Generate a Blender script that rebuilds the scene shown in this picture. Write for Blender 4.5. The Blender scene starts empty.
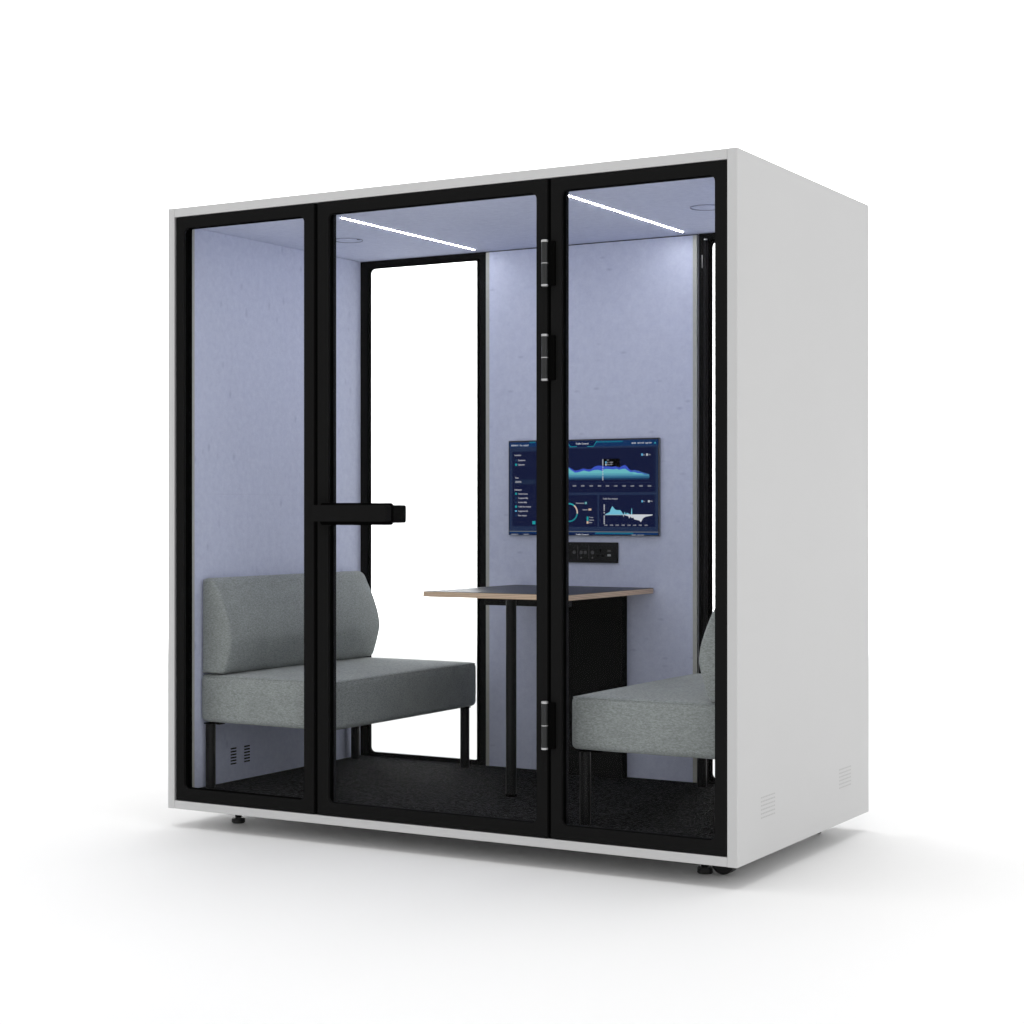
import bpy, bmesh, math, random
from mathutils import Vector
random.seed(4)
S = bpy.context.scene
C = S.collection
W, D, Z0, Z1 = 2.305, 1.24, 0.07, 2.32       # booth body, metres

# ------------------------------------------------------------ materials
def mat(name):
    m = bpy.data.materials.new(name); m.use_nodes = True
    nt = m.node_tree; b = nt.nodes['Principled BSDF']
    return m, nt, b
def plain(name, col, rough=.5, spec=.5, metal=0, noise=0, nscale=30, bump=0, bscale=400):
    m, nt, b = mat(name)
    b.inputs['Base Color'].default_value = (*col, 1)
    b.inputs['Roughness'].default_value = rough
    b.inputs['Specular IOR Level'].default_value = spec
    b.inputs['Metallic'].default_value = metal
    tc = nt.nodes.new('ShaderNodeTexCoord')
    if noise:
        n = nt.nodes.new('ShaderNodeTexNoise'); n.inputs['Scale'].default_value = nscale; n.inputs['Detail'].default_value = 6
        nt.links.new(tc.outputs['Object'], n.inputs['Vector'])
        r = nt.nodes.new('ShaderNodeMapRange'); r.inputs[3].default_value = 1-noise; r.inputs[4].default_value = 1+noise
        r.inputs[1].default_value = .3; r.inputs[2].default_value = .7
        nt.links.new(n.outputs['Fac'], r.inputs[0])
        v = nt.nodes.new('ShaderNodeVectorMath'); v.operation = 'SCALE'; v.inputs[0].default_value = col
        nt.links.new(r.outputs[0], v.inputs['Scale']); nt.links.new(v.outputs[0], b.inputs['Base Color'])
    if bump:
        n2 = nt.nodes.new('ShaderNodeTexNoise'); n2.inputs['Scale'].default_value = bscale
        nt.links.new(tc.outputs['Object'], n2.inputs['Vector'])
        bp = nt.nodes.new('ShaderNodeBump'); bp.inputs['Strength'].default_value = bump; bp.inputs['Distance'].default_value = .002
        nt.links.new(n2.outputs['Fac'], bp.inputs['Height']); nt.links.new(bp.outputs[0], b.inputs['Normal'])
    return m
def emit(name, col, s):
    m, nt, b = mat(name)
    b.inputs['Base Color'].default_value = (0.001, 0.001, 0.001, 1)
    b.inputs['Specular IOR Level'].default_value = .01
    b.inputs['Emission Color'].default_value = (*col, 1)
    b.inputs['Emission Strength'].default_value = s
    return m
def glass(name, k):
    m, nt, b = mat(name); nt.nodes.remove(b)
    t = nt.nodes.new('ShaderNodeBsdfTransparent'); t.inputs[0].default_value = (.985, .99, .99, 1)
    g = nt.nodes.new('ShaderNodeBsdfGlossy'); g.inputs['Roughness'].default_value = .02
    f = nt.nodes.new('ShaderNodeFresnel'); f.inputs[0].default_value = 1.3
    mu = nt.nodes.new('ShaderNodeMath'); mu.operation = 'MULTIPLY'; mu.inputs[1].default_value = k
    mx = nt.nodes.new('ShaderNodeMixShader')
    nt.links.new(f.outputs[0], mu.inputs[0]); nt.links.new(mu.outputs[0], mx.inputs[0])
    nt.links.new(t.outputs[0], mx.inputs[1]); nt.links.new(g.outputs[0], mx.inputs[2])
    nt.links.new(mx.outputs[0], nt.nodes['Material Output'].inputs[0])
    return m
def ramp2(nt, src, p0, c0, p1, c1):
    r = nt.nodes.new('ShaderNodeValToRGB'); e = r.color_ramp.elements
    e[0].position = p0; e[0].color = (*c0, 1); e[1].position = p1; e[1].color = (*c1, 1)
    nt.links.new(src, r.inputs[0]); return r
def felt(name, rot=(0, 0, 0)):
    m, nt, b = mat(name)
    b.inputs['Roughness'].default_value = .95; b.inputs['Specular IOR Level'].default_value = .05
    tc = nt.nodes.new('ShaderNodeTexCoord')
    n = nt.nodes.new('ShaderNodeTexNoise'); n.inputs['Scale'].default_value = 38; n.inputs['Detail'].default_value = 10; n.inputs['Roughness'].default_value = .78
    nt.links.new(tc.outputs['Object'], n.inputs['Vector'])
    r = ramp2(nt, n.outputs['Fac'], .33, FELT_LO, .67, FELT_HI)
    # short darker fibres
    mp = nt.nodes.new('ShaderNodeMapping'); mp.inputs['Scale'].default_value = FIB[name]
    nt.links.new(tc.outputs['Object'], mp.inputs['Vector'])
    v = nt.nodes.new('ShaderNodeTexVoronoi'); v.inputs['Scale'].default_value = 1
    nt.links.new(mp.outputs[0], v.inputs['Vector'])
    r2 = ramp2(nt, v.outputs['Distance'], .03, (.76, .77, .82), .15, (1, 1, 1))
    mx = nt.nodes.new('ShaderNodeMix'); mx.data_type = 'RGBA'; mx.blend_type = 'MULTIPLY'; mx.inputs[0].default_value = .8
    nt.links.new(r.outputs[0], mx.inputs[6]); nt.links.new(r2.outputs[0], mx.inputs[7])
    nt.links.new(mx.outputs[2], b.inputs['Base Color'])
    n2 = nt.nodes.new('ShaderNodeTexNoise'); n2.inputs['Scale'].default_value = 260; n2.inputs['Detail'].default_value = 4
    nt.links.new(tc.outputs['Object'], n2.inputs['Vector'])
    bp = nt.nodes.new('ShaderNodeBump'); bp.inputs['Strength'].default_value = .35; bp.inputs['Distance'].default_value = .002
    nt.links.new(n2.outputs['Fac'], bp.inputs['Height']); nt.links.new(bp.outputs[0], b.inputs['Normal'])
    return m
FELT_LO = (.550, .580, .745); FELT_HI = (.650, .682, .835)
FIB = {'felt side': (14, 14, 7), 'felt back': (8, 14, 20), 'felt ceiling': (5, 30, 20)}
def fabric():
    m, nt, b = mat('heather fabric')
    b.inputs['Roughness'].default_value = .95; b.inputs['Specular IOR Level'].default_value = .08
    b.inputs['Sheen Weight'].default_value = .15
    tc = nt.nodes.new('ShaderNodeTexCoord')
    mp = nt.nodes.new('ShaderNodeMapping'); mp.inputs['Scale'].default_value = (105, 105, 300)
    nt.links.new(tc.outputs['Object'], mp.inputs['Vector'])
    n = nt.nodes.new('ShaderNodeTexNoise'); n.inputs['Scale'].default_value = 1; n.inputs['Detail'].default_value = 4; n.inputs['Roughness'].default_value = .75
    nt.links.new(mp.outputs[0], n.inputs['Vector'])
    r = ramp2(nt, n.outputs['Fac'], .30, (.175, .182, .176), .62, (.335, .360, .357))
    n3 = nt.nodes.new('ShaderNodeTexNoise'); n3.inputs['Scale'].default_value = 9; n3.inputs['Detail'].default_value = 3
    nt.links.new(tc.outputs['Object'], n3.inputs['Vector'])
    r3 = ramp2(nt, n3.outputs['Fac'], .35, (.92, .92, .92), .65, (1.0, 1.0, 1.0))
    mx = nt.nodes.new('ShaderNodeMix'); mx.data_type = 'RGBA'; mx.blend_type = 'MULTIPLY'; mx.inputs[0].default_value = 1
    nt.links.new(r.outputs[0], mx.inputs[6]); nt.links.new(r3.outputs[0], mx.inputs[7])
    nt.links.new(mx.outputs[2], b.inputs['Base Color'])
    bp = nt.nodes.new('ShaderNodeBump'); bp.inputs['Strength'].default_value = .15; bp.inputs['Distance'].default_value = .002
    nt.links.new(n.outputs['Fac'], bp.inputs['Height']); nt.links.new(bp.outputs[0], b.inputs['Normal'])
    return m
def plywood():
    m, nt, b = mat('plywood edge')
    b.inputs['Roughness'].default_value = .6
    tc = nt.nodes.new('ShaderNodeTexCoord')
    w = nt.nodes.new('ShaderNodeTexWave'); w.bands_direction = 'Z'; w.inputs['Scale'].default_value = 55; w.inputs['Distortion'].default_value = .6
    nt.links.new(tc.outputs['Object'], w.inputs['Vector'])
    r = ramp2(nt, w.outputs['Fac'], .2, (.50, .35, .235), .8, (.74, .56, .42))
    nt.links.new(r.outputs[0], b.inputs['Base Color'])
    return m
def carpet_mat():
    m, nt, b = mat('carpet')
    b.inputs['Roughness'].default_value = 1; b.inputs['Specular IOR Level'].default_value = .05
    tc = nt.nodes.new('ShaderNodeTexCoord')
    n = nt.nodes.new('ShaderNodeTexNoise'); n.inputs['Scale'].default_value = 95; n.inputs['Detail'].default_value = 2; n.inputs['Roughness'].default_value = .5
    nt.links.new(tc.outputs['Object'], n.inputs['Vector'])
    r = ramp2(nt, n.outputs['Fac'], .45, (.0006, .0006, .0008), .60, (.027, .027, .029))
    nt.links.new(r.outputs[0], b.inputs['Base Color'])
    bp = nt.nodes.new('ShaderNodeBump'); bp.inputs['Strength'].default_value = .8; bp.inputs['Distance'].default_value = .004
    nt.links.new(n.outputs['Fac'], bp.inputs['Height']); nt.links.new(bp.outputs[0], b.inputs['Normal'])
    return m
M = dict(
    shell=plain('pale grey laminate', (.565, .565, .565), .5, .25, bump=.06, bscale=700, noise=.006, nscale=3),
    slot=plain('slot', (.45, .45, .45), .6, .2),
    black=plain('black powder coat', (.0112, .0112, .0112), .6, 0, bump=.05, bscale=900),
    dark=plain('black rubber', (.003, .003, .003), .6, 0),
    liner=plain('dark inner profile', (.022, .022, .024), .6, 0),
    tube=plain('black steel tube', (.005, .005, .005), .4, .15),
    board=plain('black board', (.013, .013, .013), .6, 0),
    joint_shade=plain('painted joint shadow', (.06, .06, .08), .9, 0),
    footm=plain('foot plastic', (.010, .010, .010), .35, .4),
    trim=plain('raw felt trim', (.47, .47, .44), .9, .1, noise=.05, nscale=60),
    feltS=felt('felt side'), feltB=felt('felt back'), feltC=felt('felt ceiling'),
    fabric=fabric(), ply=plywood(), carpet=carpet_mat(),
    top=plain('dark grey laminate', (.045, .048, .065), .45, .3, noise=.05, nscale=40),
    silver=plain('silver', (.50, .50, .50), .35, .5, .6),
    hinge=plain('hinge barrel', (.013, .014, .014), .4, .4),
    glass=glass('clear glass', .10),
    led=emit('light strip', (1, .99, .97), 64),
    vent=plain('vent ring', (.34, .36, .46), .8, .1),
    bezel=plain('bezel', (.02, .02, .022), .4, .3), bezel2=plain('bezel side', (.16, .16, .17), .4, .4, .3),
    floor=plain('studio floor', (.76, .76, .76), .75, .15),
)

# ------------------------------------------------------------ mesh helpers
def obj(name, bm, material, parent=None, smooth=False, **props):
    off = Vector((0, 0, 0)); p = parent
    while p is not None: off += Vector(p.location); p = p.parent
    bmesh.ops.recalc_face_normals(bm, faces=bm.faces)
    bmesh.ops.translate(bm, verts=bm.verts, vec=-off)
    me = bpy.data.meshes.new(name); bm.to_mesh(me); bm.free()
    for mm in (material if isinstance(material, (list, tuple)) else [material]): me.materials.append(mm)
    if smooth:
        for f in me.polygons: f.use_smooth = True
        me.set_sharp_from_angle(angle=math.radians(38))
    o = bpy.data.objects.new(name, me); C.objects.link(o)
    if parent: o.parent = parent
    for k, v in props.items(): o[k] = v
    return o
def thing(name, label, cat, loc, group=None):
    o = bpy.data.objects.new(name, None); C.objects.link(o); o.location = loc; o.empty_display_size = .1
    o['label'] = label; o['category'] = cat
    if group: o['group'] = group
    return o
def box(bm, x0, x1, y0, y1, z0, z1, bev=0, seg=2):
    r = bmesh.ops.create_cube(bm, size=1)
    vs = r['verts']
    for v in vs:
        v.co = Vector((x0 if v.co.x < 0 else x1, y0 if v.co.y < 0 else y1, z0 if v.co.z < 0 else z1))
    if bev:
        es = list({e for v in vs for e in v.link_edges})
        bmesh.ops.bevel(bm, geom=es, offset=bev, segments=seg, affect='EDGES', profile=.5)
    return bm
def B(*a, **k): return box(bmesh.new(), *a, **k)
def cyl(bm, x, y, z0, z1, r, n=24, r2=None, bev=0):
    rr = bmesh.ops.create_cone(bm, cap_ends=True, segments=n, radius1=r, radius2=r if r2 is None else r2, depth=z1-z0)
    bmesh.ops.translate(bm, verts=rr['verts'], vec=(x, y, (z0+z1)/2))
    if bev:
        es = [e for e in {e for v in rr['verts'] for e in v.link_edges} if abs(e.verts[0].co.z-e.verts[1].co.z) < 1e-6]
        bmesh.ops.bevel(bm, geom=es, offset=bev, segments=2, affect='EDGES')
    return bm
def rrect(x0, x1, z0, z1, r, n=8):
    pts = []
    for cx, cz, a in ((x1-r, z1-r, 0), (x0+r, z1-r, 90), (x0+r, z0+r, 180), (x1-r, z0+r, 270)):
        pts.append([(cx+r*math.cos(math.radians(a+90*i/n)), cz+r*math.sin(math.radians(a+90*i/n))) for i in range(n+1)])
    return pts
def frame(bm, X, Z, ix, iz, r, y0, y1):
    """rectangular frame with a round-cornered opening, in the xz plane"""
    corners = rrect(ix[0], ix[1], iz[0], iz[1], r)
    oc = [(X[1], Z[1]), (X[0], Z[1]), (X[0], Z[0]), (X[1], Z[0])]
    lay = []
    for y in (y0, y1):
        lay.append(([bm.verts.new((x, y, z)) for x, z in oc], [[bm.verts.new((x, y, z)) for x, z in c] for c in corners]))
    for li, (O, I) in enumerate(lay):
        for k in range(4):
            for i in range(len(I[k])-1): bm.faces.new((O[k], I[k][i], I[k][i+1]))
            k2 = (k+1) % 4
            bm.faces.new((O[k], I[k][-1], I[k2][0], O[k2]))
    (O0, I0), (O1, I1) = lay
    for k in range(4): bm.faces.new((O0[k], O0[(k+1) % 4], O1[(k+1) % 4], O1[k]))
    f0 = [v for c in I0 for v in c]; f1 = [v for c in I1 for v in c]
    for i in range(len(f0)):
        j = (i+1) % len(f0); bm.faces.new((f0[i], f0[j], f1[j], f1[i]))
    return bm
def plate(bm, x0, x1, z0, z1, r, y0, y1, bev=0):
    pts = [p for c in rrect(x0, x1, z0, z1, r, 5) for p in c]
    a = [bm.verts.new((x, y0, z)) for x, z in pts]; b = [bm.verts.new((x, y1, z)) for x, z in pts]
    fa = bm.faces.new(a); bm.faces.new(b)
    for i in range(len(a)): j = (i+1) % len(a); bm.faces.new((a[i], a[j], b[j], b[i]))
    if bev: bmesh.ops.bevel(bm, geom=list(fa.edges), offset=bev, segments=2, affect='EDGES')
    return bm

# ------------------------------------------------------------ the booth
booth = thing('meeting_booth', 'large pale grey office meeting booth with black framed glass front, raised on small feet', 'booth', (W/2, D/2, 0))
T = .034
TL, TB = .0300, .0305
obj('side_panel', B(0, TL, 0, D, Z0, Z1, bev=.0012, seg=1), M['shell'], booth)
rp = obj('side_panel', B(W-T, W, 0, D, Z0, Z1, bev=.0012, seg=1), M['shell'], booth)
obj('roof_panel', B(TL+.0004, W-T-.0004, .0005, D-.0005, Z1-T, Z1-.0006, bev=.001, seg=1), M['shell'], booth)
obj('base_panel', B(TL+.0004, W-T-.0004, .0005, D-.0005, Z0+.0006, Z0+TB, bev=.001, seg=1), M['shell'], booth)
# vent grilles: rows of tiny slots in the outer right panel
for y0, y1 in ((.195, .318), (.923, 1.049)):
    bm = bmesh.new()
    for r in range(6):
        z = .196+r*.0130
        n = 9
        for i in range(n):
            a = y0+(y1-y0)*i/n
            box(bm, W-.003, W+.0004, a, a+(y1-y0)/n*.62, z, z+.0042)
    obj('vent_grille', bm, M['slot'], rp)
# black surround and mullions behind the gaps
zb, zt = Z0+TB+.001, Z1-T-.001
obj('mullion', B(.664, .712, .0140, .0440, zb, zt), M['dark'], booth)
obj('mullion', B(1.616, 1.656, .0140, .0440, zb, zt), M['dark'], booth)
obj('mullion', B(TL+.0005, .060, .0140, .0440, zb, zt), M['dark'], booth)
IZ = (.1480, 2.2420)
def panel(name, x0, x1, ix0, ix1, y0, inner, label=None, z0=None, z1=None, izz=IZ, parent=booth, depth=.046, bead='dark'):
    """glazed panel: outer frame with its own pane; y0 is the outer face"""
    z0 = zb+.003 if z0 is None else z0; z1 = zt-.003 if z1 is None else z1
    s = 1 if inner > y0 else -1
    p = obj(name, frame(bmesh.new(), (x0, x1), (z0, z1), (ix0, ix1), izz, .022, y0, y0+s*.012), M['black'], parent)
    if label: p['label'] = label
    # the profile behind the face, opening a little smaller, and the pane between
    q = s*(depth-.0122)
    obj('inner_frame', frame(bmesh.new(), (ix0-.0045, ix1+.0045), (izz[0]-.004, izz[1]+.004), (ix0+.0012, ix1-.0012), (izz[0]-.001, izz[1]+.001), .004, y0+s*.0122, y0+s*.0122+q*.55), M['dark'], p)
    obj('glazing_bead', frame(bmesh.new(), (ix0-.0045, ix1+.0045), (izz[0]-.004, izz[1]+.004), (ix0+.0018, ix1-.0018), (izz[0]-.001, izz[1]+.001), .004, y0+s*.0124+q*.55, y0+s*.0122+q), M[bead], p)
    obj('pane', B(ix0-.003, ix1+.003, min(y0+s*depth*.40, y0+s*depth*.52), max(y0+s*depth*.40, y0+s*depth*.52), izz[0]-.003, izz[1]+.003), M['glass'], p)
    return p
# front: fixed pane, door, fixed pane
panel('window', .0390, .6740, .0750, .6310, .002, .05)
door = panel('door', .6920, 1.6270, .7385, 1.5865, .001, .05, bead='liner')
panel('window', 1.6410, 2.2690, 1.6810, 2.2285, .002, .05, bead='liner')
# the rest of the stiles' depth
for x0, x1 in ((.638, .6635), (.7125, .7300), (1.594, 1.6155), (1.6565, 1.6760), (2.235, 2.2695)):
    obj('post', B(x0, x1, .0145, .0460, zb, zt), M['black'], booth)
obj('post', B(.0605, .0690, .0145, .0460, zb, zt), M['black'], booth)
obj('head_rail', B(.0602, 2.2352, .0465, .0560, IZ[1]+.004, zt), M['black'], booth)
obj('sill_rail', B(.0602, 2.2352, .0465, .0560, zb, .1330), M['black'], booth)
# back: two glazed panels either side of a felt wall
bz = (.1495, 2.2270)
panel('rear_window', .0355, .6810, .0900, .6370, 1.2150, 1.19, depth=.024, z0=zb, z1=zt, izz=bz)
panel('rear_window', 1.6350, 2.2695, 1.6880, 2.2150, 1.2150, 1.19, depth=.024, z0=zb, z1=zt, izz=bz)
obj('rear_panel', B(.6815, 1.6345, 1.2000, 1.2390, Z0+T+.001, Z1-T-.001), M['shell'], booth)
# fittings on the right rear stile
bm = bmesh.new(); cyl(bm, 1.672, 1.183, .30, 2.230, .007, 12); obj('lock_rod', bm, M['tube'], booth, True)
bm = bmesh.new(); cyl(bm, 1.672, 1.183, 2.2302, 2.2350, .007, 12); obj('rod_cap', bm, M['silver'], booth, True)
obj('strike_plate', B(1.6530, 1.6555, 1.1885, 1.1905, 2.125, 2.175), M['silver'], booth)
# felt linings
zc = 2.258
fl = obj('side_lining', box(B(.0345, .0500, .0900, 1.1895, .1337, 1.2498), .0345, .0500, .0900, 1.1895, 1.2501, zc-.0005), M['feltS'], booth)
fr = obj('side_lining', B(W-.0500, W-.0345, .0900, 1.1895, .1337, zc-.0005), M['feltS'], booth)
obj('lining_edge', B(.0347, .0530, .0760, .0897, .1337, zc-.0005), M['trim'], booth)
obj('lining_edge', B(W-.0502, W-.0347, .0850, .0897, .1337, zc-.0005), M['trim'], booth)
rl = obj('rear_lining', B(.6990, 1.6165, 1.1850, 1.1995, .1337, zc-.0045), M['feltB'], booth)
obj('ceiling_shadow_strip', B(.6825, 1.6340, 1.1870, 1.1995, zc-.0043, zc-.0005), M['joint_shade'], booth)  # solid dark strip, shadow line under the ceiling put into its colour
obj('lining_edge', B(.6825, .6987, 1.1852, 1.1995, .1337, zc-.0045), M['trim'], booth)
obj('lining_edge', B(1.6168, 1.6340, 1.1852, 1.1995, .1337, zc-.0045), M['trim'], booth)
ceil = obj('ceiling', B(.0352, W-.0352, .0565, 1.1895, zc, Z1-T-.002), M['feltC'], booth)
obj('floor_carpet', B(.0352, W-.0352, .0565, 1.1895, .1016, .1335), M['carpet'], booth)
# inner vents low on the left lining
for y0 in (.308, .392):
    bm = bmesh.new()
    for i in range(6): plate(bm, 0, .036, .198+i*.0118, .2035+i*.0118, .0022, 0, .0006)
    for v in bm.verts: v.co = Vector((.0500+v.co.y, y0+v.co.x, v.co.z))
    obj('vent_slots', bm, M['dark'], fl)
# ceiling lights and round air outlets
for x in (.668, 1.607):
    bm = bmesh.new()
    pts = [(x+.0036*math.cos(a), .186+.0036*math.sin(a)) for a in [math.pi+math.pi*i/8 for i in range(9)]] + \
          [(x+.0036*math.cos(a), 1.112+.0036*math.sin(a)) for a in [math.pi*i/8 for i in range(9)]]
    a = [bm.verts.new((p[0], p[1], zc-.0015)) for p in pts]; b = [bm.verts.new((p[0], p[1], zc+.004)) for p in pts]
    bm.faces.new(a); bm.faces.new(b)
    for i in range(len(a)): j = (i+1) % len(a); bm.faces.new((a[i], a[j], b[j], b[i]))
    obj('light_strip', bm, M['led'], ceil)
def ring(x, y, z, r, w, h, n=40):
    bm = bmesh.new(); L = []
    for rr, zz in ((r, z+.002), (r, z-h), (r-w, z-h), (r-w, z+.002)):
        L.append([bm.verts.new((x+rr*math.cos(2*math.pi*i/n), y+rr*math.sin(2*math.pi*i/n), zz)) for i in range(n)])
    for k in range(4):
        for i in range(n): j = (i+1) % n; bm.faces.new((L[k][i], L[k][j], L[(k+1) % 4][j], L[(k+1) % 4][i]))
    return bm
for x, y in ((.372, .640), (1.918, .640)):
    v = obj('air_outlet', ring(x, y, zc, .060, .0022, .003), M['vent'], ceil, True)
    bm = bmesh.new(); cyl(bm, x, y, zc-.0025, zc+.002, .046, 40); obj('outlet_disc', bm, M['feltC'], v, True)
    bm = bmesh.new(); box(bm, x+.047, x+.0575, y-.006, y+.006, zc-.003, zc+.001); obj('outlet_catch', bm, M['dark'], v)
# door handle, outer and inner grip round a base plate
hz = 1.1795
h = obj('handle', plate(bmesh.new(), .712, 1.0170, hz-.044, hz+.034, .010, -.012, .0008, .002), M['dark'], door)
obj('grip', plate(bmesh.new(), .700, 1.0160, hz-.0315, hz+.0265, .008, -.047, -.0122, .003), M['black'], h)
obj('inner_grip', plate(bmesh.new(), .7400, 1.0190, hz-.037, hz+.027, .008, .048, .078, .002), M['black'], h)
for z0, z1 in ((1.9300, 2.074), (1.6185, 1.763), (.402, .552)):
    bm = bmesh.new(); cyl(bm, 1.6265, -.015, z0, z1, .0112, 28, bev=.002)
    hg = obj('hinge', bm, M['hinge'], door, True)
    box_ = bmesh.new(); box(box_, 1.6330, 1.6600, -.010, .0018, z0-.001, z1+.001, .001, 1)
    obj('hinge_leaf_shadow', box_, M['dark'], hg)  # leaf plate, near black so it also paints the shadow beside the barrel
    for a, b, r in ((z0-.0045, z0+.0035, .0115), (z1-.0035, z1+.0055, .0115), ((z0+z1)/2-.0026, (z0+z1)/2+.0026, .0114)):
        bm = bmesh.new(); cyl(bm, 1.6265, -.015, a, b, r, 28, bev=.0012)
        obj('hinge_ring', bm, M['silver'], hg, True)
# feet and caster
def foot(x, y):
    bm = bmesh.new(); cyl(bm, x, y, 0, .021, .0255, 32, bev=.003)
    f = obj('foot', bm, M['footm'], booth, True)
    bm = bmesh.new(); cyl(bm, x, y, .0212, .036, .0125, 6); cyl(bm, x, y, .036, Z0+.0008, .0085, 16)
    obj('foot_bolt', bm, M['tube'], f, True)
    return f
foot(.175, .200); foot(2.104, .206); foot(.175, 1.05); foot(2.150, 1.088)
bm = bmesh.new(); box(bm, .128, .160, .185, .215, .058, .0704, .003); obj('foot_bracket', bm, M['dark'], booth)
bm = bmesh.new()
r = bmesh.ops.create_cone(bm, cap_ends=True, segments=40, radius1=.042, radius2=.042, depth=.026)
for v in r['verts']: v.co = Vector((2.172+v.co.x, .206+v.co.z, .046+v.co.y))
bmesh.ops.bevel(bm, geom=[e for e in bm.edges if abs(e.verts[0].co.y-e.verts[1].co.y) < 1e-6 and e.calc_length() < .02], offset=.004, segments=2, affect='EDGES')
ca = obj('caster', bm, M['footm'], booth, True)
bm = bmesh.new(); box(bm, 2.150, 2.196, .188, .1925, .0700, .0706); obj('caster_plate', bm, M['tube'], ca)

# ------------------------------------------------------------ benches
def cushion(x0, x1, y0, y1, z0, z1, bev, puff):
    bm = B(x0, x1, y0, y1, z0, z1)
    bmesh.ops.bevel(bm, geom=list(bm.edges), offset=bev, segments=5, affect='EDGES', profile=.5)
    for ax, lo, hi in ((0, x0+bev, x1-bev), (1, y0+bev, y1-bev), (2, z0+bev, z1-bev)):
        n = 8 if ax < 2 else 5
        for i in range(1, n):
            co = [0, 0, 0]; co[ax] = lo+(hi-lo)*i/n; no = [0, 0, 0]; no[ax] = 1
            bmesh.ops.bisect_plane(bm, geom=bm.verts[:]+bm.edges[:]+bm.faces[:], plane_co=co, plane_no=no)
    c = Vector(((x0+x1)/2, (y0+y1)/2, (z0+z1)/2)); h = Vector(((x1-x0)/2, (y1-y0)/2, (z1-z0)/2))
    for v in bm.verts:
        d = v.co-c; u = [max(0, 1-(abs(d[i])/h[i])**2.5) for i in range(3)]
        for i in range(3):
            a, b2 = u[(i+1) % 3], u[(i+2) % 3]
            if abs(d[i]) > h[i]-bev*1.01: v.co[i] += math.copysign(puff[i]*min(1, (a*b2)**.5), d[i])
    return bm
bx0, bx1, by0, by1, bz0, bz1 = .0535, .6720, .122, 1.134, .3855, .5630
bench = thing('bench', 'grey fabric two-seat bench nearest the black door handle, its back against the left felt wall', 'bench', ((bx0+bx1)/2, (by0+by1)/2, .1335), 'grey benches facing each other')
st = obj('seat', cushion(bx0, bx1, by0, by1, bz0, bz1, .020, (.004, .004, .006)), M['fabric'], bench, True)
# seam round the seat top
bm = bmesh.new()
def tube(bm, pts, r, n=8, closed=False):
    rings = []
    for i, p in enumerate(pts):
        p = Vector(p)
        a = Vector(pts[i-1]) if (i > 0 or closed) else p
        b = Vector(pts[(i+1) % len(pts)]) if (i < len(pts)-1 or closed) else p
        d = (b-a).normalized(); up = Vector((0, 0, 1)) if abs(d.z) < .9 else Vector((1, 0, 0))
        s = d.cross(up).normalized(); u = s.cross(d)
        rings.append([bm.verts.new(p+r*(math.cos(2*math.pi*k/n)*s+math.sin(2*math.pi*k/n)*u)) for k in range(n)])
    m = len(rings)
    for i in range(m if closed else m-1):
        for k in range(n): bm.faces.new((rings[i][k], rings[i][(k+1) % n], rings[(i+1) % m][(k+1) % n], rings[(i+1) % m][k]))
    if not closed: bm.faces.new(rings[0]); bm.faces.new(rings[-1])
    return bm
sm_pts = []
q = .0030
for c in rrect(bx0+q, bx1-q, by0+q, by1-q, .018, 5): sm_pts += [(x, y, bz1-.0040) for x, y in c]
obj('piping', tube(bm, sm_pts, .0016, 6, True), M['fabric'], st, True)
# backrest: bulging lumbar profile
prof = [(.055, .5695), (.149, .5695), (.162, .580), (.182, .636), (.194, .680), (.1965, .710), (.186, .765), (.157, .840), (.126, .897), (.113, .917), (.096, .929), (.076, .930), (.058, .925)]
def backrest():
    bm = bmesh.new()
    P = [Vector((x, 0, z)) for x, z in prof]
    # smooth the profile a little
    Q = []
    for i in range(len(P)):
        a, b, c, d = P[i-1], P[i], P[(i+1) % len(P)], P[(i+2) % len(P)]
        if 2 <= i <= 10:
            for t in (0, .33, .66):
                Q.append(.5*((2*b)+(-a+c)*t+(2*a-5*b+4*c-d)*t*t+(-a+3*b-3*c+d)*t*t*t))
        else: Q.append(b)
    cx = sum((p.x for p in Q))/len(Q); cz = .75
    ys = [(by0+.003, .014), (by0+.0045, .009), (by0+.008, .004), (by0+.013, .001), (by0+.018, 0)]
    n = 14
    ys = ys+[(by0+.018+(by1-by0-.036)*i/n, 0) for i in range(1, n)]+[(2*((by0+by1)/2)-a, s) for a, s in reversed(ys)]
    L = []
    for y, s in ys:
        row = []
        bul = .004*(1-abs((y-(by0+by1)/2)/((by1-by0)/2))**3)
        for p in Q:
            dx, dz = p.x-.115, p.z-cz
            l = math.hypot(dx, dz)
            x = .115+dx-s*math.copysign(min(1, abs(dx)/.03), dx)
            z = cz+dz-s*math.copysign(min(1, abs(dz)/.12), dz)
            if dx > .03: x += bul
            row.append(bm.verts.new((x, y, z)))
        L.append(row)
    for i in range(len(L)-1):
        for k in range(len(Q)):
            k2 = (k+1) % len(Q); bm.faces.new((L[i][k], L[i][k2], L[i+1][k2], L[i+1][k]))
    bm.faces.new(L[0]); bm.faces.new(L[-1])
    return bm
bk = obj('backrest', backrest(), M['fabric'], bench, True)
for x, y in ((.083, .148), (.630, .148), (.083, 1.104), (.630, 1.104)):
    bm = bmesh.new(); cyl(bm, x, y, .1337, .377, .0190, 24)
    lg = obj('leg', bm, M['tube'], bench, True)
    bm = bmesh.new(); s = 1 if x < .3 else -1
    box(bm, min(x-s*.018, x+s*.055), max(x-s*.018, x+s*.055), y-.02, y+.02, .3772, .3813, .001, 1)
    obj('mounting_plate', bm, M['dark'], lg)
bm = bmesh.new()
box(bm, bx0+.03, bx1-.03, by0+.035, by1-.035, .3815, .3870)
obj('seat_base', bm, M['dark'], bench)
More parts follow.
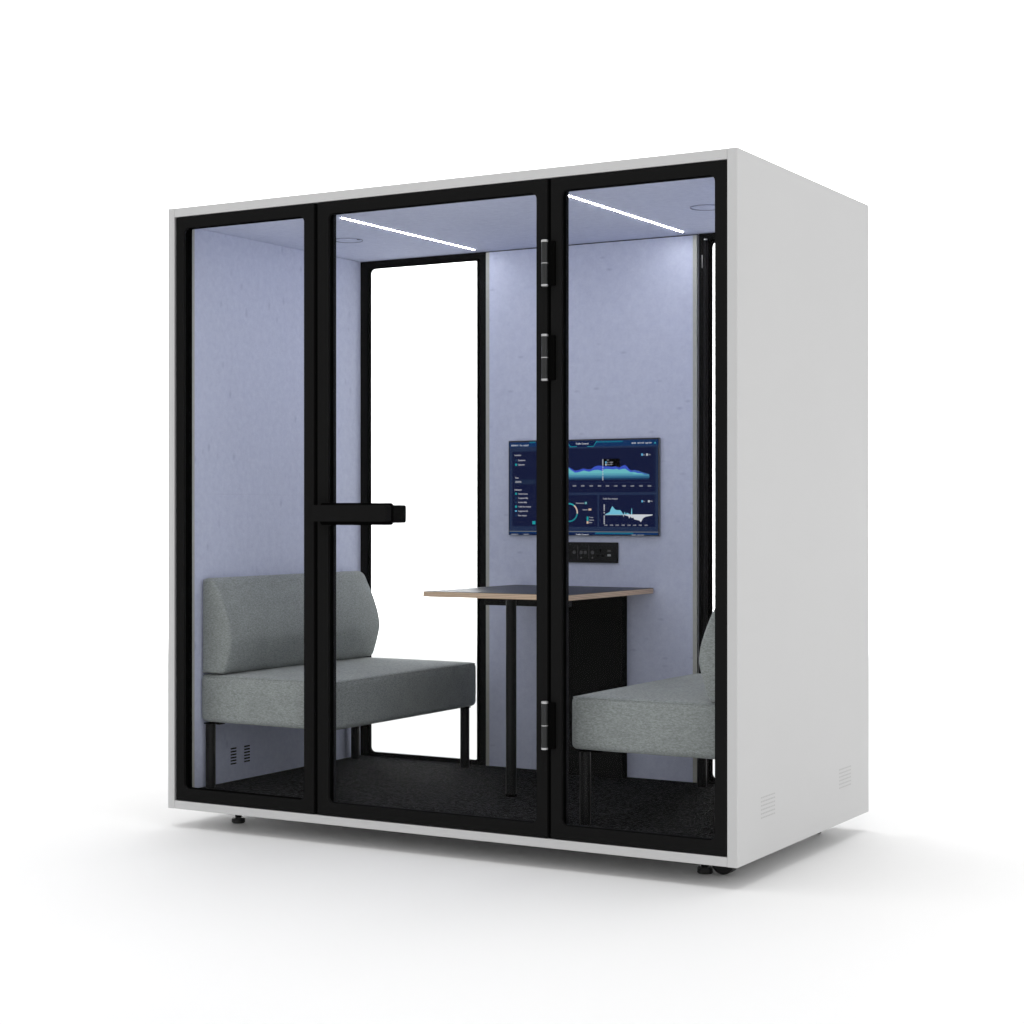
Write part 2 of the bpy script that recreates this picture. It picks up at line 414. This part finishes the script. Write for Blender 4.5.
def copy_tree(o, parent=None):
    c = o.copy(); C.objects.link(c); c.parent = parent
    for ch in list(o.children): copy_tree(ch, c)
    return c
b2 = copy_tree(bench); b2.location.x = 1.9515; b2.scale.x = .978; b2.rotation_euler = (0, 0, math.pi)
b2['label'] = 'grey fabric bench at the right, partly hidden by the right frame, facing the other bench'

# ------------------------------------------------------------ table
tb = thing('table', 'dark topped plywood-edged table between the two benches, fixed to the rear wall', 'table', (1.152, .82, .1335))
tz = .884
tx0, tx1, ty0, ty1 = .824, 1.453, .480, 1.1830
def slab(x0, x1, y0, y1, z0, z1, r):
    bm = bmesh.new(); pts = [p for c in rrect(x0, x1, y0, y1, r, 6) for p in c]
    a = [bm.verts.new((x, y, z0)) for x, y in pts]; b = [bm.verts.new((x, y, z1)) for x, y in pts]
    bm.faces.new(a); bm.faces.new(b)
    for i in range(len(a)): j = (i+1) % len(a); bm.faces.new((a[i], a[j], b[j], b[i]))
    return bm
tt = obj('tabletop', slab(tx0, tx1, ty0, ty1, tz-.021, tz-.0014, .012), M['ply'], tb)
obj('tabletop_laminate', slab(tx0+.0003, tx1-.0003, ty0+.0003, ty1-.0003, tz-.0013, tz, .012), M['top'], tt)
bm = bmesh.new(); cyl(bm, 1.180, .535, .1422, tz-.0215, .0195, 28)
lg = obj('leg', bm, M['tube'], tb, True)
bm = bmesh.new(); cyl(bm, 1.180, .535, .1337, .1420, .0205, 28); obj('leg_foot', bm, M['dark'], lg, True)
obj('crossbeam', B(.965, 1.325, .700, .740, tz-.0580, tz-.0212, bev=.001, seg=1), M['tube'], tb)
obj('cable_panel', B(.985, 1.334, 1.1350, 1.1840, .1337, tz-.0212, bev=.0015, seg=1), M['board'], tb)

# ------------------------------------------------------------ screen with its dashboard
SX0, SX1, SZ0, SZ1, SY = .8015, 1.4800, 1.0870, 1.4720, 1.1690
tv = thing('wall_screen', 'flat wall screen showing a dark blue traffic dashboard above the table', 'screen', ((SX0+SX1)/2, SY, SZ0))
obj('casing', B(SX0, SX1, SY, 1.1840, SZ0, SZ1, bev=.0015, seg=1), M['bezel2'], tv)
scr = obj('display', B(SX0+.0035, SX1-.0035, SY-.0012, SY-.0002, SZ0+.0040, SZ1-.0050), emit('display navy', (.0215, .034, .085), 1), tv)
obj('bezel', frame(bmesh.new(), (SX0+.0002, SX1-.0002), (SZ0+.0002, SZ1-.0002), (SX0+.0036, SX1-.0036), (SZ0+.0041, SZ1-.0051), .0008, SY-.0016, SY-.0001), M['bezel'], tv)
def P(zx, zy):
    """dashboard units -> position on the screen"""
    s = (zx-53)/852.; ZL, ZR = 7.404, 7.067
    u = s*ZL/(ZR+s*(ZL-ZR)); v = (zy-(122-19*s))/((658+4*s)-(122-19*s))
    return SX0+u*(SX1-SX0), SZ1-v*(SZ1-SZ0)
def quadpatch(bm, x0, y0, x1, y1, d):
    ax, az = P(x0, (y0+y1)/2); bx_, _ = P(x1, (y0+y1)/2); _, t = P((x0+x1)/2, y0); _, b = P((x0+x1)/2, y1)
    yy = SY-.0012-d
    bm.faces.new([bm.verts.new(p) for p in ((ax, yy, b), (bx_, yy, b), (bx_, yy, t), (ax, yy, t))])
def polypatch(bm, pts, d):
    bm.faces.new([bm.verts.new((P(*p)[0], SY-.0012-d, P(*p)[1])) for p in pts])
def layer(name, col, rects=(), polys=(), d=.0003, s=1):
    m = emit(name+' colour', col, s)
    for r in rects: bm = bmesh.new(); quadpatch(bm, *r, d); obj(name, bm, m, scr)
    for p in polys: bm = bmesh.new(); polypatch(bm, p, d); obj(name, bm, m, scr)
layer('dashboard_frame', (.016, .028, .07), [(56, 140, 205, 655), (388, 155, 903, 636), (205, 150, 388, 640)], d=.0002)
layer('dashboard_panels', (.0062, .0095, .039), [(74, 180, 380, 608), (392, 162, 886, 414), (300, 430, 557, 610), (566, 428, 884, 610)], d=.0004)
layer('header_bar', (.006, .030, .105), [(57, 133, 200, 156), (200, 128, 390, 152), (390, 120, 902, 152), (57, 641, 903, 655)], d=.0004)
layer('header_accent', (.008, .13, .22), [(545, 122, 700, 130), (172, 126, 205, 134), (545, 642, 760, 650)], d=.0006)
layer('title_plate', (.004, .012, .055), (), [[(392, 124), (555, 121), (530, 155), (402, 157)], [(392, 644), (545, 644), (530, 657), (402, 657)], [(57, 647), (205, 647), (205, 657), (57, 657)]], d=.0007)
layer('title_outline', (.01, .22, .30), (), [[(392, 140), (396, 140), (406, 153), (440, 152), (440, 156), (402, 157)], [(558, 122), (551, 122), (534, 151), (500, 151), (500, 155), (534, 155)]], d=.0009)
layer('field_box', (.012, .022, .055), [(84, 342, 205, 368)], d=.0006)
# wave chart
top = [(228, 300), (240, 292), (280, 250), (320, 245), (360, 262), (390, 268), (405, 277), (430, 291), (450, 288), (478, 278), (500, 284), (520, 283), (540, 268), (560, 262), (590, 264), (620, 267), (640, 269), (660, 266), (680, 274), (697, 264), (712, 258), (726, 268), (738, 284), (752, 290), (765, 286), (790, 292), (815, 303), (850, 315)]
mid = [(228, 305), (240, 300), (280, 275), (320, 268), (360, 280), (390, 272), (410, 290), (430, 303), (450, 300), (480, 290), (510, 297), (535, 288), (560, 286), (585, 292), (600, 281), (625, 282), (650, 284), (665, 280), (680, 286), (697, 281), (715, 280), (730, 290), (745, 299), (765, 298), (785, 304), (810, 306), (852, 322)]
layer('wave_upper', (.045, .085, .50), (), [top+[(850, 325), (228, 330)]], d=.0006)
layer('wave_lower', (.13, .46, .50), (), [mid+[(852, 324), (228, 318)]], d=.0008)
bot = 312
cols = [(.10, .36, .44), (.065, .24, .36), (.03, .13, .24), (.012, .045, .11)]
for i, c in enumerate(cols):
    y = 306+i*9
    x1 = (842, 850, 852, 850)[i]
    layer('wave_fade', c, [(228, y, x1 if i else 760, y+9.5)], d=.0010+.0001*i)
layer('wave_line', (.05, .14, .30), (), [[(752, 290), (790, 291), (815, 300), (853, 311), (853, 314), (815, 304), (790, 295), (755, 294)]], d=.0016)
layer('marker_line', (.55, .58, .62), [(586.5, 226, 590, 262), (586.5, 268, 590, 274), (586.5, 280, 590, 288), (586.5, 292, 590, 300), (586.5, 306, 590, 316), (586.5, 322, 590, 346)], d=.0017)
layer('tooltip', (.0012, .0012, .0014), [(592, 222, 684, 266)], d=.0014)
layer('blue_squares', (.12, .42, .70), [(806, 193, 815, 206), (807, 458, 815, 470), (90, 517, 101, 525), (602, 238, 609, 250)], d=.0017)
layer('pale_squares', (.50, .52, .55), [(834, 193, 843, 206), (844, 458, 854, 470), (602, 252, 609, 262)], d=.0017)
layer('teal_squares', (.015, .30, .34), [(90, 251, 101, 263), (90, 417, 101, 428), (90, 490, 101, 502), (496, 552, 506, 576), (188, 578, 205, 596), (485, 468, 497, 481)], d=.0008)
layer('sand_squares', (.62, .45, .34), [(496, 578, 506, 592), (506, 506, 522, 517)], d=.0008)
layer('dim_squares', (.012, .04, .10), [(91, 227, 100, 238), (91, 442, 100, 453), (91, 466, 100, 477), (91, 541, 100, 552)], d=.0008)
# ring chart
def arc(name, col, a0, a1, r0, r1, d=.0009):
    bm = bmesh.new(); cx, cy = 396, 529; n = 20
    aa = [math.radians(a0+(a1-a0)*i/n) for i in range(n+1)]
    O = [(cx+r1*math.cos(a), cy-r1*1.08*math.sin(a)) for a in aa]; I = [(cx+r0*math.cos(a), cy-r0*1.08*math.sin(a)) for a in aa]
    V = lambda p: bm.verts.new((P(*p)[0], SY-.0012-d, P(*p)[1]))
    o = [V(p) for p in O]; q_ = [V(p) for p in I]
    for i in range(n): bm.faces.new((o[i], o[i+1], q_[i+1], q_[i]))
    obj(name, bm, emit(name+' colour', col, 1), scr)
arc('ring_chart', (.02, .36, .40), 52, 180, 43, 50)
arc('ring_chart_sand', (.62, .48, .40), -6, 52, 43, 50)
arc('ring_chart_lower', (.012, .22, .26), -160, -6, 43, 50)
# flow chart: blue peak above the axis, pale dip below it
layer('flow_peak', (.16, .48, .62), (), [[(600, 542), (604, 537), (616, 531), (626, 526), (634, 505), (642, 492), (648, 500), (656, 510), (664, 514), (676, 515), (686, 514), (694, 524), (702, 536), (706, 541)],
      [(706, 542), (710, 523), (714, 530), (718, 541)], [(718, 542), (724, 529), (732, 533), (742, 538), (746, 541)], [(747, 542), (750, 505), (753, 505), (754, 541)]], d=.0009)
layer('flow_dip', (.58, .60, .64), (), [[(706, 539), (870, 539), (868, 544), (830, 552), (816, 560), (808, 575), (802, 583), (796, 574), (780, 570), (766, 567), (760, 556), (752, 560), (744, 550), (738, 562), (732, 549), (722, 546), (716, 545)],
      [(702, 542), (708, 542), (706, 555)]], d=.0011)
layer('flow_axis', (.30, .44, .52), [(600, 539, 706, 543)], d=.0012)
layer('axis_ticks', (.42, .42, .46), [(592, y, 599, y+7) for y in (483, 492, 501, 511, 526, 546, 556, 566, 576, 586)], d=.0009)
layer('divider_lines', (.018, .028, .075), [(388, 358, 880, 360), (84, 242, 200, 243.5), (84, 267, 200, 268.5), (84, 433, 200, 434), (84, 458, 200, 459), (84, 482, 200, 483), (84, 507, 200, 508), (84, 532, 200, 533)], d=.0008)
layer('lower_rule', (.16, .17, .18), [(55, 636, 903, 639.5)], d=.0009)
# writing
def words(name, items, col, s=1):
    mb = bmesh.new()
    for txt, zx, zy, hgt, wid in items:
        cu = bpy.data.curves.new('t', 'FONT'); cu.body = txt; cu.size = 1; cu.offset = .018
        o = bpy.data.objects.new('t', cu); C.objects.link(o)
        dg = bpy.context.evaluated_depsgraph_get(); me = bpy.data.meshes.new_from_object(o.evaluated_get(dg))
        bpy.data.objects.remove(o)
        xs = [v.co.x for v in me.vertices]
        x0, x1 = min(xs), max(xs)
        ax, az = P(zx, zy+hgt/2); bx_, bz_ = P(zx+wid, zy+hgt/2); _, tz_ = P(zx, zy-hgt/2)
        off = len(mb.verts)
        mb.from_mesh(me); mb.verts.ensure_lookup_table()
        for v in mb.verts[off:]:
            v.co = Vector((ax+(v.co.x-x0)/(x1-x0)*(bx_-ax), SY-.0032, az+(v.co.y)/.70*(tz_-az)))
        bpy.data.meshes.remove(me); bpy.data.curves.remove(cu)
    return obj(name, mb, emit(name+' colour', col, s), scr)
words('header_writing', [('Traffic Control', 434, 138, 9, 72), ('2020/06/10', 68, 148, 8, 40), ('Thu', 116, 148, 8, 16), ('14:20:37', 138, 148, 8, 30),
    ('Traffic Control', 434, 653, 7, 72), ('00:00', 752, 134, 8, 24), ('06/10 14:20', 785, 133, 8, 36), ('Login User', 828, 132, 8, 38), ('2020/06/10', 68, 653, 4, 40), ('14:20:37', 138, 653, 4, 30),
    ('00:00', 752, 656, 4, 24), ('06/10 14:20', 785, 656, 4, 36)], (.62, .64, .70))
words('side_writing', [('Location', 88, 203, 9, 36), ('Downtown', 108, 232, 9, 40), ('Uptown', 108, 257, 9, 36), ('Time', 90, 332, 9, 20), ('2020/06', 92, 355, 9, 34),
    ('Indicators', 88, 400, 9, 40), ('Vehicle Counts', 108, 423, 8, 54), ('Congestion Map', 108, 447, 8, 56), ('Incident Map', 108, 471, 8, 50), ('Traffic Flow Analysis', 109, 496, 8, 72),
    ('Assignment Info', 108, 521, 8, 56), ('Fleet Analysis', 108, 546, 8, 48)], (.48, .48, .54))
words('chart_writing', [('%02d:00' % (2*i+2), x, 377, 8, 19) for i, x in enumerate((418, 465, 513, 560, 605, 652, 699, 746, 795, 843))] +
      [('Traffic Flow Analysis', 588, 450, 9, 84), ('Downtown', 436, 475, 8, 46), ('Uptown', 474, 512, 8, 28), ('24%', 487, 474, 9, 10), ('In', 818, 200, 8, 8), ('Out', 847, 199, 8, 12), ('In', 818, 464, 7, 8), ('Out', 857, 463, 7, 13),
       ('06:00', 612, 230, 5, 10), ('In: 1320', 612, 244, 7, 32), ('Out: 975', 612, 256, 7, 30), ('Transit', 510, 556, 7, 24), ('Vehicle', 510, 571, 7, 28), ('Bike', 510, 585, 7, 18)] +
      [('%02d:00' % (3*i+1), x, 600, 7, 17) for i, x in enumerate((597, 629, 661, 695, 728, 760, 792, 825))], (.38, .39, .44))
layer('user_icon', (.03, .35, .42), (), [[(878, 136), (884, 126), (890, 136)]], d=.0012)

# ------------------------------------------------------------ socket panel
sp = thing('socket_panel', 'long black wall panel with switches and a power socket, below the screen', 'socket panel', (1.15, 1.1840, .983))
bd = obj('faceplate', B(.995, 1.2960, 1.1740, 1.1845, .9790, 1.0605, bev=.0015, seg=1), plain('faceplate black', (.011, .011, .011), .5, .15), sp)
gm = plain('switch grey', (.075, .075, .077), .5, .2)
def Q(zx, zy):   # panel units
    return 1.088+(zx-390)/282.*.2080, 1.0605-(zy-699)/112.*.0815
def disc(zx, zy, r, name, m, par=bd):
    x, z = Q(zx, zy); r *= 1.25; bm = bmesh.new(); rr = bmesh.ops.create_cone(bm, cap_ends=True, segments=20, radius1=r, radius2=r, depth=.0015)
    for v in rr['verts']: v.co = Vector((x+v.co.x, 1.1736+v.co.z, z+v.co.y))
    obj(name, bm, m, par)
for zx in (409, 452, 477, 521): disc(zx, 755, .0058, 'switch', gm)
for zx in (452, 521): disc(zx, 784, .0026, 'indicator', plain('indicator', (.12, .12, .12), .5, .2))
for zx in (431, 499): x, z = Q(zx, 755); obj('divider', B(x-.0006, x+.0006, 1.1732, 1.1739, z-.026, z+.026), gm, bd)
for zx, zy, w, hh in ((569, 745, .0050, .0150), (556, 773, .0095, .0050), (583, 773, .0095, .0050)):
    x, z = Q(zx, zy); obj('socket_slot', B(x-w/2, x+w/2, 1.1732, 1.1739, z-hh/2, z+hh/2), plain('socket slot', (.0008, .0008, .0008), .8, 0), bd)
for zx, zy, m_ in ((622, 745, gm), (622, 769, plain('port grey', (.28, .29, .29), .4, .3))):
    x, z = Q(zx, zy); obj('usb_port', plate(bmesh.new(), x-.0075, x+.0075, z-.0042, z+.0042, .001, 1.1730, 1.1739), m_, bd)

# ------------------------------------------------------------ studio floor sweeping up into the backdrop
fw = Vector((-.50114, .86537, 0)); rt = Vector((.86537, .50114, 0)); c0 = Vector((W/2, D/2, 0))
bm = bmesh.new(); prof_ = [(-16, 0), (-8, 0), (0, 0), (6, 0)]; R = 4
prof_ += [(6+5+R*math.sin(a), R-R*math.cos(a)) for a in [math.pi/2*i/16 for i in range(17)]] + [(15, 11)]
rows = []
for s, z in prof_: rows.append([bm.verts.new(c0+fw*s+rt*k+Vector((0, 0, z))) for k in (-22, -8, 8, 22)])
for i in range(len(rows)-1):
    for k in range(3): bm.faces.new((rows[i][k], rows[i][k+1], rows[i+1][k+1], rows[i+1][k]))
fo = obj('floor', bm, M['floor'], None, True); fo['kind'] = 'structure'

# ------------------------------------------------------------ light
w = bpy.data.worlds.new('World'); S.world = w; w.use_nodes = True
bg = w.node_tree.nodes['Background']; bg.inputs[0].default_value = (1, 1, 1, 1); bg.inputs[1].default_value = .86
def area(name, loc, target, size, energy, sy=None, spread=None):
    l = bpy.data.lights.new(name, 'AREA'); l.energy = energy; l.size = size
    if sy: l.shape = 'RECTANGLE'; l.size_y = sy
    o = bpy.data.objects.new(name, l); C.objects.link(o); o.location = loc
    o.rotation_euler = (Vector(target)-Vector(loc)).to_track_quat('-Z', 'Y').to_euler()
    if spread: l.spread = math.radians(spread)
    return o
area('softbox_right', tuple(c0+Vector((7.0, -.5, 3.2))), tuple(c0+Vector((0, 0, 1.0))), 3.5, 52)
area('added_overhead_fill', tuple(c0+Vector((0, 0, 6.5))), tuple(c0), 5, 270)  # unseen fill lamp added to brighten the floor around the booth
area('backdrop_light', tuple(c0+fw*7.5+Vector((0, 0, 10))), tuple(c0+fw*13.5+Vector((0, 0, 2.5))), 22, 3200, 2.5, 70)  # unseen lamp added to wash the backdrop to pure white

# ------------------------------------------------------------ camera
cam = bpy.data.cameras.new('camera'); co = bpy.data.objects.new('camera', cam); C.objects.link(co); S.camera = co
co.location = (4.5278, -5.2398, 1.1819); co.rotation_euler = (math.radians(90), 0, math.atan2(.50114, .86537))
cam.sensor_width = 36; cam.lens = 1811.2/1024*36; cam.shift_y = -.12/1024; cam.clip_end = 200
S.view_settings.view_transform = 'Standard'; S.view_settings.look = 'None'; S.view_settings.exposure = 0; S.view_settings.gamma = 1
S.render.engine = 'CYCLES'
S.cycles.transparent_max_bounces = 24
